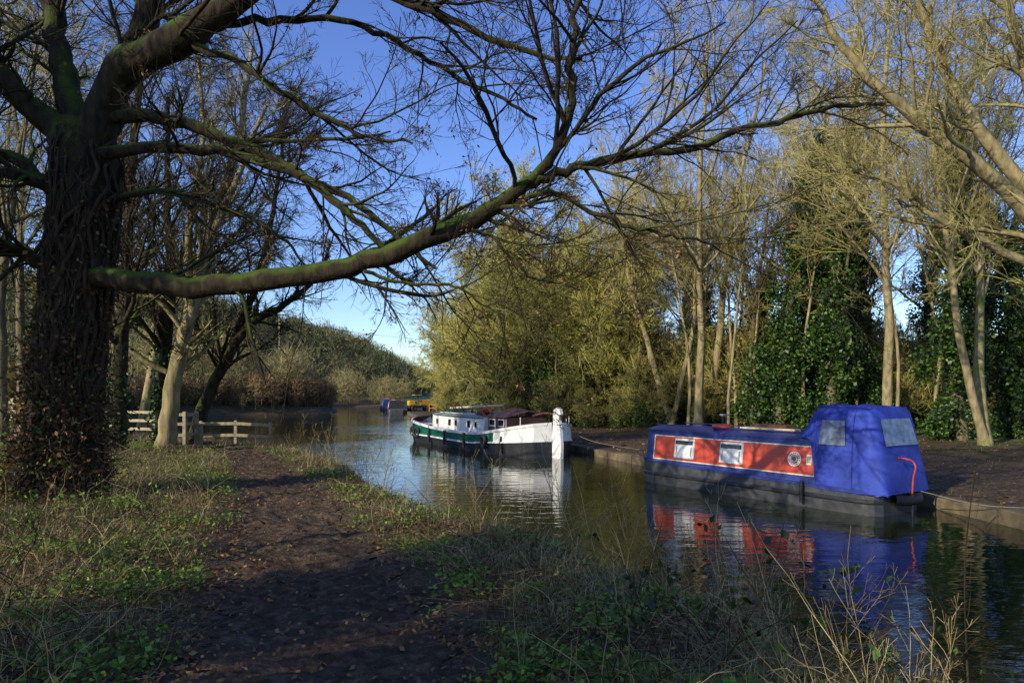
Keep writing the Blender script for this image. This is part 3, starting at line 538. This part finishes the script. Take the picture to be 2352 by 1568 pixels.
fence('wooden_kissing_gate',[(-11.1,22.5),(-10.4,22.5),(-10.4,21.7),(-11.0,21.6)],1.1,[.35,.7,1.0],'wood',.11)
fence('wooden_fence',[(-10.2,22.4),(-9.1,22.5),(-8.0,22.6)],.78,[.3,.68],'wood',.1)
fence('field_rail_fence',[(-19,23.2),(-17.4,23.8),(-15.8,24.3),(-14.4,24.6),(-13.0,24.8)],1.1,[.35,.65,.95],'woodtan',.1)
# ------------------------------------------------------------------ narrowboat
def narrowboat(name,loc,rz,L=6.85,B=1.75,side='red',trim='blue',hood=True,xc1=6.35):
    e=empty(name,loc,rz); hb=B/2
    xs=np.concatenate([np.linspace(0,.5,6),np.linspace(.9,L-1.1,8),np.linspace(L-.9,L,8)])
    def half(x):
        if x<.5: return hb*(.72+.28*math.sqrt(max(0,1-((.5-x)/.5)**2)))
        if x>L-1.0: return hb*max(.06,math.sqrt(max(0,1-((x-(L-1.0))/1.0)**2.2)))
        return hb
    zg=lambda x:.5+.17*(x/L)**2
    secs=[]
    for x in xs:
        b=half(x);g_=zg(x)
        ring=[(x,b*.9,-.4),(x,b*.97,0),(x,b,.22),(x,b+.02,.25),(x,b+.02,.29),(x,b,.32),(x,b,g_-.06),(x,b+.025,g_-.055),(x,b+.025,g_),(x,b-.08,g_+.003)]
        secs.append(ring+[(p[0],-p[1],p[2]) for p in ring[::-1]])
    loft(e,'hull',secs,lambda i,j:('hullgrey','hullgrey','black','black','black','hullgrey',trim,trim,trim,'roofgrey',trim,trim,trim,'hullgrey','black','black','black','hullgrey','hullgrey')[j])
    r0=secs[0]; mb=MB(); mb.add(r0,[list(range(len(r0)))],'hullgrey'); mb.obj('transom',parent=e)
    y0=hb-.1; zb=.5; kk=.13
    yy=lambda z:y0-(z-zb)*kk
    zr=[.45,.63,.655,1.24,1.265,1.36]
    xs2=[1.25,1.37,1.4,1.9,2.6,3.4,4.2,5.0,5.6,xc1-.28,xc1-.25,xc1]
    secs=[]
    for x in xs2:
        ring=[(x,yy(z),z+.02*(x/L)) for z in zr]+[(x,yy(1.36)+.03,1.365+.02*x/L),(x,yy(1.36)+.03,1.40+.02*x/L),(x,yy(1.36)-.12,1.45+.02*x/L),(x,.3,1.5+.02*x/L)]
        secs.append(ring+[(p[0],-p[1],p[2]) for p in ring[::-1]])
    nr=len(secs[0])
    def mf(i,j):
        if j>=nr//2: j=nr-2-j
        inpan=2<=i<=8; edge=i in(1,9)
        if j in(1,3) and 1<=i<=9: return 'cream'
        if j==2: return side if inpan else ('cream' if edge else trim)
        return trim
    loft(e,'cabin',secs,mf)
    for q,ix in ((0,0),(1,-1)):
        mb=MB(); mb.add(secs[ix],[list(range(nr))],trim); mb.obj('cabin_end_%d'%(q+1),parent=e)
    th=math.atan(kk)
    for sgn in (1,-1):
        for w,(xc,ww) in enumerate([(5.02,.66),(3.55,.68)]):
            zc=.975; yc=sgn*(yy(zc)+.012)
            box(e,'window_frame',(xc,yc,zc),(ww,.03,.5),'white',(sgn*th,0,0),.012)
            box(e,'window_glass',(xc,yc+sgn*.01,zc-.07),(ww-.1,.028,.27),'glass',(sgn*th,0,0),.004)
            box(e,'window_hopper_glass',(xc,yc+sgn*.008,zc+.155),(ww-.1,.028,.1),'glass',(sgn*th,0,0),.004)
            box(e,'curtain',(xc-ww*.36,yc+sgn*.012,zc-.07),(.05,.028,.25),'roofgrey',(sgn*th,0,0),.004)
            box(e,'curtain',(xc+ww*.37,yc+sgn*.012,zc-.07),(.035,.028,.25),'roofgrey',(sgn*th,0,0),.004)
    if hood:
        yc=yy(.96)+.012
        torus(e,'rosette_ring',(1.87,yc,.97),.15,.012,'white',(math.pi/2+th,0,0))
        for q in range(16):
            a=q*2*math.pi/16; box(e,'rosette_petal_%d'%(q+1),(1.87+.115*math.cos(a),yc-.13*.115*math.sin(a),.97+.115*math.sin(a)),(.045,.012,.022),'white',(th,-a,0),.003)
        torus(e,'porthole_rim',(1.87,yc+.005,.97),.065,.018,'roofgrey',(math.pi/2+th,0,0))
        mb=MB(); a=np.linspace(0,2*math.pi,17)[:-1]; mb.add(np.stack([.06*np.cos(a),.06*np.sin(a),0*a],1),[list(range(16))],'glass'); o=mb.obj('porthole_glass',parent=e);o.location=(1.87,yc+.008,.97);o.rotation_euler=(math.pi/2+th,0,0)
        box(e,'notice_plate',(1.52,yc,.98),(.12,.012,.22),'cream',(th,0,0),.003); box(e,'notice_print',(1.52,yc+.008,.98),(.08,.008,.14),'roofgrey',(th,0,0),.002)
        hx=[(1.82,1.43,1.44,.60),(1.7,1.44,1.64,.64),(1.6,1.42,1.86,.66),(1.5,1.42,2.03,.68),(1.31,.42,2.12,.8),(1.28,.42,2.125,.85),(1.1,.42,2.09,.85),(.9,.42,2.08,.86),(.7,.42,2.12,.865),(.55,.42,2.085,.855),(.38,.42,2.075,.85),(.24,.42,2.09,.85),(.17,.42,2.04,.85),(.08,.42,1.74,.83),(.0,.42,1.38,.81),(-.08,.42,1.04,.8),(-.13,.42,.74,.78),(-.17,.42,.44,.76)]
        secs=[]
        for n_,(x,b0,top,h) in enumerate(hx):
            H_=top-b0; wv=rng.normal(0,.009); w2=rng.normal(0,.009)
            ring=[(x,h+.03+wv,b0+(.03*math.sin(n_*1.7) if b0<1 else 0)),(x,h+.012-wv,b0+.16*H_),(x,h+.005+w2,b0+.32*H_),(x,h-.0+wv,b0+.5*H_),(x,h-.03,b0+.68*H_),(x,h-.075,b0+.84*H_),(x,h-.12,b0+.945*H_),(x,h-.19,top-.012*min(1,H_)),(x,h*.3,top+.035*min(1,H_)),(x,0,top+.045*min(1,H_))]
            secs.append(ring+[(p[0],-p[1],p[2]) for p in ring[::-1][1:]])
        loft(e,'canvas_hood',secs,lambda i,j:'canvas',True)
        for sg in (1,-1): tube(e,'hood_piping',[(1.5,sg*.51,2.03),(1.28,sg*.67,2.12),(.7,sg*.685,2.12),(.22,sg*.67,2.09)],.012,'canvas',5)
        def patch(nm,pts,mat):
            mb=MB(); mb.add(pts,[[0,1,2,3]],mat); mb.obj(nm,parent=e)
        for sg in (1,-1):
            patch('hood_side_window',[(1.2,sg*.887,1.34),(.62,sg*.89,1.34),(.66,sg*.845,1.84),(1.14,sg*.842,1.84)],'vinyl')
            for xx in (1.3,.5): tube(e,'hood_seam',[(xx,sg*.887,.45),(xx,sg*.878,.9),(xx,sg*.865,1.3),(xx,sg*.79,1.85),(xx,sg*.70,2.08)],.009,'canvas',5)
            tube(e,'hood_hem',[(1.28,sg*.885,.44),(.7,sg*.895,.43),(.2,sg*.885,.43),(-.16,sg*.78,.43)],.012,'canvas',5)
        patch('hood_rear_window',[(-.04,.6,1.36),(-.04,-.6,1.36),(.1,-.55,1.88),(.1,.55,1.88)],'vinyl')
        tube(e,'tiller',[(-.3,.15,.45),(-.32,.15,.75),(-.36,.15,.95),(-.3,.16,1.08),(-.15,.3,1.13),(-.2,.5,1.12)],.018,'orange')
        tube(e,'rudder_post',[(-.28,.1,-.2),(-.28,.1,.2),(-.29,.12,.5)],.03,'black')
        tube(e,'stern_fender',[(-.1,.45,.32),(-.22,.2,.3),(-.25,0,.3),(-.22,-.2,.3),(-.1,-.45,.32)],.1,'rubber',10)
        tube(e,'side_fender',[(1.55,.93,.55),(1.55,.96,.45),(1.55,.955,.1)],.04,'rubber')
    box(e,'chimney',(4.6,-.3,1.66),(.13,.13,.3),'black',(0,0,0),.04); box(e,'chimney_cap',(4.6,-.3,1.83),(.18,.18,.04),'roofgrey')
    torus(e,'life_ring',(4.2,.25,1.56),.2,.06,'orange'); box(e,'roof_plank',(2.9,.2,1.56),(1.5,.22,.04),'woodtan'); box(e,'roof_locker',(3.1,-.3,1.57),(.9,.4,.14),'brown')
    for sg in (1,-1): tube(e,'handrail',[(1.6,sg*.56,1.53),(3.5,sg*.56,1.545),(xc1-.15,sg*.56,1.56)],.014,trim,6)
    box(e,'foredeck',(L-.55,0,.6),(.5,.7,.05),trim)
    return e
nbr=math.atan2(.839,-.544)
narrowboat('narrowboat',(7.73,13.58,0),nbr)
narrowboat('narrowboat',(-13.0,77,0),math.radians(101),9,2.0,'red','black',False,8.2)
narrowboat('narrowboat',(-16.4,92,0),math.radians(104),9,2.0,'green','blue',False,8.2)
# ------------------------------------------------------------------ dutch barge
e=empty('dutch_barge',(1.55,25.4,0),math.atan2(.873,-.487)); L=11.9
def bh(t):
    return 1.62*(max(0,1-abs(1-t/.17)**2.3)**.5 if t<.17 else (1 if t<.83 else max(0,1-((t-.83)/.17)**2.3)**.5))
def sheer(t): return .8+ .5*max(0,(.35-t)/.35)**1.7+.42*max(0,(t-.45)/.55)**2
ts=np.concatenate([np.linspace(0,.17,11),np.linspace(.2,.8,13),np.linspace(.83,1,11)]); secs=[]
for t in ts:
    x=t*L;b=max(bh(t),.04);s=sheer(t); bw=b*.93 if b>.1 else .03; ch=min(.42*s,.36)+.22*max(0,(.3-t)/.3)
    ring=[(x,bw*.85,-.4),(x,bw,0),(x,b*.99,ch-.02),(x,b+.045,ch),(x,b+.045,ch+.04),(x,b*.995,ch+.06),(x,b*.98,s-.13),(x,b+.03,s-.11),(x,b+.03,s-.02),(x,b-.06,s),(x,b-.08,s-.3 if b>.2 else s-.02)]
    secs.append(ring+[(p[0],-p[1],p[2]) for p in ring[::-1]])
nr=len(secs[0])
def mf(i,j):
    if j>=nr//2: j=nr-2-j
    if j<=2: return 'black'
    if j in(3,4): return 'white'
    if j==5: return 'white' if ts[i]<.15 or ts[i]>.97 else 'green'
    if j in(6,7,8): return 'white'
    if j==9: return 'brown'
    return 'roofgrey'
loft(e,'hull',secs,mf,False)
secs=[]
for x,h,w in [(3.6,1.36,1.1),(5,1.36,1.13),(7,1.36,1.13),(8.6,1.38,1.1),(9.3,1.4,1.0)]:
    ring=[(x,w,.55),(x,w-.03,h-.04),(x,w+.03,h-.035),(x,w+.03,h),(x,w*.5,h+.07)]
    secs.append(ring+[(p[0],-p[1],p[2]) for p in ring[::-1]])
loft(e,'cabin',secs,lambda i,j:'white' if j in(0,1,7,8) else ('green' if j in(2,6) else 'roofgrey'))
for q in (0,-1):
    mb=MB(); mb.add(secs[q],[list(range(10))],'white'); mb.obj('cabin_end',parent=e)
for sg in (1,-1):
    for i,x in enumerate([4.3,5.0,6.3,7.0,8.4]):
        box(e,'window_frame_%d'%(i+1),(x,sg*1.11,1.06),(.28,.03,.3),'brown' if i%2 else 'cream'); box(e,'window_glass_%d'%(i+1),(x,sg*1.12,1.06),(.22,.03,.24),'glass')
box(e,'wheelhouse',(2.75,0,1.05),(1.5,1.9,.75),'brown',(0,0,0),.03)
secs=[[(x,1.05,1.42),(x,.6,1.62+d_),(x,0,1.75+d_),(x,-.6,1.62+d_),(x,-1.05,1.42)] for x,d_ in ((1.85,-.1),(2.2,0),(3.0,.05),(3.7,-.02))]
loft(e,'wheelhouse_cover',secs,lambda i,j:'brown')
for sg in(1,-1):
    for x in (2.35,3.1): box(e,'wheelhouse_window',(x,sg*.955,1.2),(.5,.02,.3),'white'); box(e,'wheelhouse_glass',(x,sg*.965,1.2),(.42,.02,.22),'glass')
box(e,'aft_deck',(1.3,0,.82),(1.6,2.0,.06),'roofgrey'); box(e,'foredeck',(10.3,0,.88),(1.9,1.9,.06),'roofgrey')
rp=[(-.55,-.3),(-.58,.5),(-.5,1.1),(-.42,1.45),(-.55,1.62),(-.5,1.8),(-.28,1.86),(-.1,1.78),(-.04,1.6),(-.06,1.2),(.02,.6),(.02,-.3)]
mb=MB(); n=len(rp); V=[(x,.06,z) for x,z in rp]+[(x,-.06,z) for x,z in rp]; mb.add(V,[list(range(n))],'white'); mb.q.append((np.array([list(range(2*n-1,n-1,-1))]),0,False)); mb.q.append((np.array([[i,(i+1)%n,(i+1)%n+n,i+n] for i in range(n)]),0,False)); mb.obj('rudder',parent=e)
tube(e,'tiller',[(-.2,0,1.6),(.6,0,1.62),(1.5,0,1.5)],.04,'brown')
for x,y in [(2.4,1.72),(10.9,1.35),(9.6,1.7)]: torus(e,'tyre_fender',(x,y,.5),.2,.075,'rubber',(math.pi/2,0,-.1 if x<5 else .3))
for x in (4.2,6.2,8.0,1.3): tube(e,'rope_fender',[(x,1.71 if x>2 else 1.5,.75),(x,1.73 if x>2 else 1.53,.5),(x,1.72 if x>2 else 1.52,.12)],.06,'rubber')
for i,(x,y,sx,sy,r) in enumerate([(4.6,.4,1.1,.6,.05),(6.0,-.3,1.3,.7,-.05),(7.6,.3,1.2,.6,.08)]): box(e,'solar_panel_%d'%(i+1),(x,y,1.5+.05*i%2),(sx,sy,.04),'glass' if i!=1 else 'roofgrey',(.08,r,.1*i))
box(e,'hatch',(8.7,0,1.52),(.7,.8,.2),'green',(0,0,0),.03); box(e,'roof_box',(5.3,.2,1.52),(.5,.5,.18),'brown'); 
tube(e,'mast_lowered',[(9.4,0,1.66),(6.5,.1,1.76),(3.6,.1,1.87)],.05,'woodtan'); tube(e,'boathook',[(9,.7,1.47),(5,.8,1.47)],.02,'cream',6)
torus(e,'life_ring',(3.95,.75,1.55),.22,.06,'red',(1.2,0,.4)); torus(e,'bicycle_wheel',(6.7,.75,1.66),.28,.02,'rubber',(1.0,0,.2)); torus(e,'bicycle_wheel',(7.6,.8,1.66),.28,.02,'rubber',(1.0,0,.2)); tube(e,'bicycle_frame',[(6.7,.75,1.68),(7.0,.72,1.88),(7.4,.75,1.83),(7.6,.8,1.66)],.018,'red')
box(e,'windlass',(10.7,.0,1.12),(.35,.5,.4),'red',(0,0,.2),.08); tube(e,'windlass_drum',[(10.7,-.45,1.25),(10.7,.45,1.25)],.13,'red',12); tube(e,'stovepipe',[(8.0,-.5,1.3),(8.0,-.5,1.85)],.06,'black')
for x in (.6,1.2,1.9):
    for sg in(1,-1): tube(e,'stanchion',[(x,sg*bh(x/L)*.9,sheer(x/L)-.1),(x,sg*bh(x/L)*.9,sheer(x/L)+.3)],.014,'white',6)
e=empty('mooring_rope',(7.9,13.2,.5)); tube(e,'line',[(0,0,0),(.7,-.6,-.16),(1.5,-1.2,-.14)],.008,'rope',6)
e=empty('mooring_rope',(1.9,26.3,1.1)); tube(e,'line',[(0,0,0),(1.1,-1,-.5),(2.7,-1.7,-.75)],.01,'rope',6)
e=empty('yellow_dumper',(-10.6,79,H(-10.6,79)),.5); e.scale=(.85,)*3
loft(e,'skip',[[(-.1,.9,.9),(-.1,.9,1.5),(-.1,-.9,1.5),(-.1,-.9,.9)],[(1.3,.8,.7),(1.5,.95,1.6),(1.5,-.95,1.6),(1.3,-.8,.7)]],lambda i,j:'yellow'); box(e,'chassis',(-.2,0,.6),(3,.9,.35),'black'); box(e,'engine_cover',(-1.2,0,1.1),(1.1,1,.7),'yellow',(0,0,0),.08)
box(e,'cab_roof',(-.5,0,2.2),(1.0,1.2,.08),'yellow')
for x in(-.9,-.1):
    for y in(-.5,.5): tube(e,'cab_post',[(x,y,1),(x,y,2.2)],.04,'black',6)
for x in(-1.2,1.0):
    for y in(-.85,.85): torus(e,'wheel',(x,y,.45),.28,.17,'rubber',(math.pi/2,0,0))
fence('site_barrier',[(-9.4,77.5),(-8.6,77.7),(-7.8,78)],.9,[.4,.8],'yellow',.08)
e=empty('utility_pole',(-47,138,H(-47,138))); tube(e,'pole',[(0,0,-.5),(0,0,15)],.15,'wood'); box(e,'crossarm',(0,0,14.3),(2,.15,.15),'wood')
for s_ in(-.8,.8): tube(e,'wire',[(s_,0,14.4),(20,8,12.0),(45,20,11.0)],.025,'rubber',4)
# ------------------------------------------------------------------ sky, sun, camera
sd=Vector((-.74,-.67,0)).normalized(); el=math.radians(22)
to=Vector((sd.x*math.cos(el),sd.y*math.cos(el),math.sin(el)))
w=bpy.data.worlds.new('World'); S.world=w; w.use_nodes=True; nt=w.node_tree; bg=nt.nodes['Background']
sk=nt.nodes.new('ShaderNodeTexSky'); sk.sky_type='NISHITA'; sk.sun_disc=False; sk.sun_elevation=el; sk.sun_rotation=math.atan2(sd.x,sd.y)%(2*math.pi); sk.ozone_density=4.5; sk.dust_density=.3; sk.air_density=1.1; sk.altitude=100
hs=nt.nodes.new('ShaderNodeHueSaturation'); hs.inputs['Saturation'].default_value=1.1; hs.inputs['Hue'].default_value=.52; hs.inputs['Value'].default_value=1.5
nt.links.new(sk.outputs[0],hs.inputs['Color']); nt.links.new(hs.outputs[0],bg.inputs[0]); bg.inputs[1].default_value=.15
l=bpy.data.lights.new('sun','SUN'); l.energy=5; l.angle=math.radians(.5); l.color=(1,.91,.72); lo=bpy.data.objects.new('sun',l); S.collection.objects.link(lo); lo.rotation_euler=to.to_track_quat('Z','Y').to_euler()
c=bpy.data.cameras.new('camera'); c.lens=24; c.sensor_width=36; c.shift_y=.05; c.clip_end=6000; c.clip_start=.05; co=bpy.data.objects.new('camera',c); S.collection.objects.link(co); co.location=(0,0,2.4); co.rotation_euler=(math.pi/2,0,0); S.camera=co
S.view_settings.view_transform='Standard'; S.view_settings.look='None'; S.view_settings.exposure=0
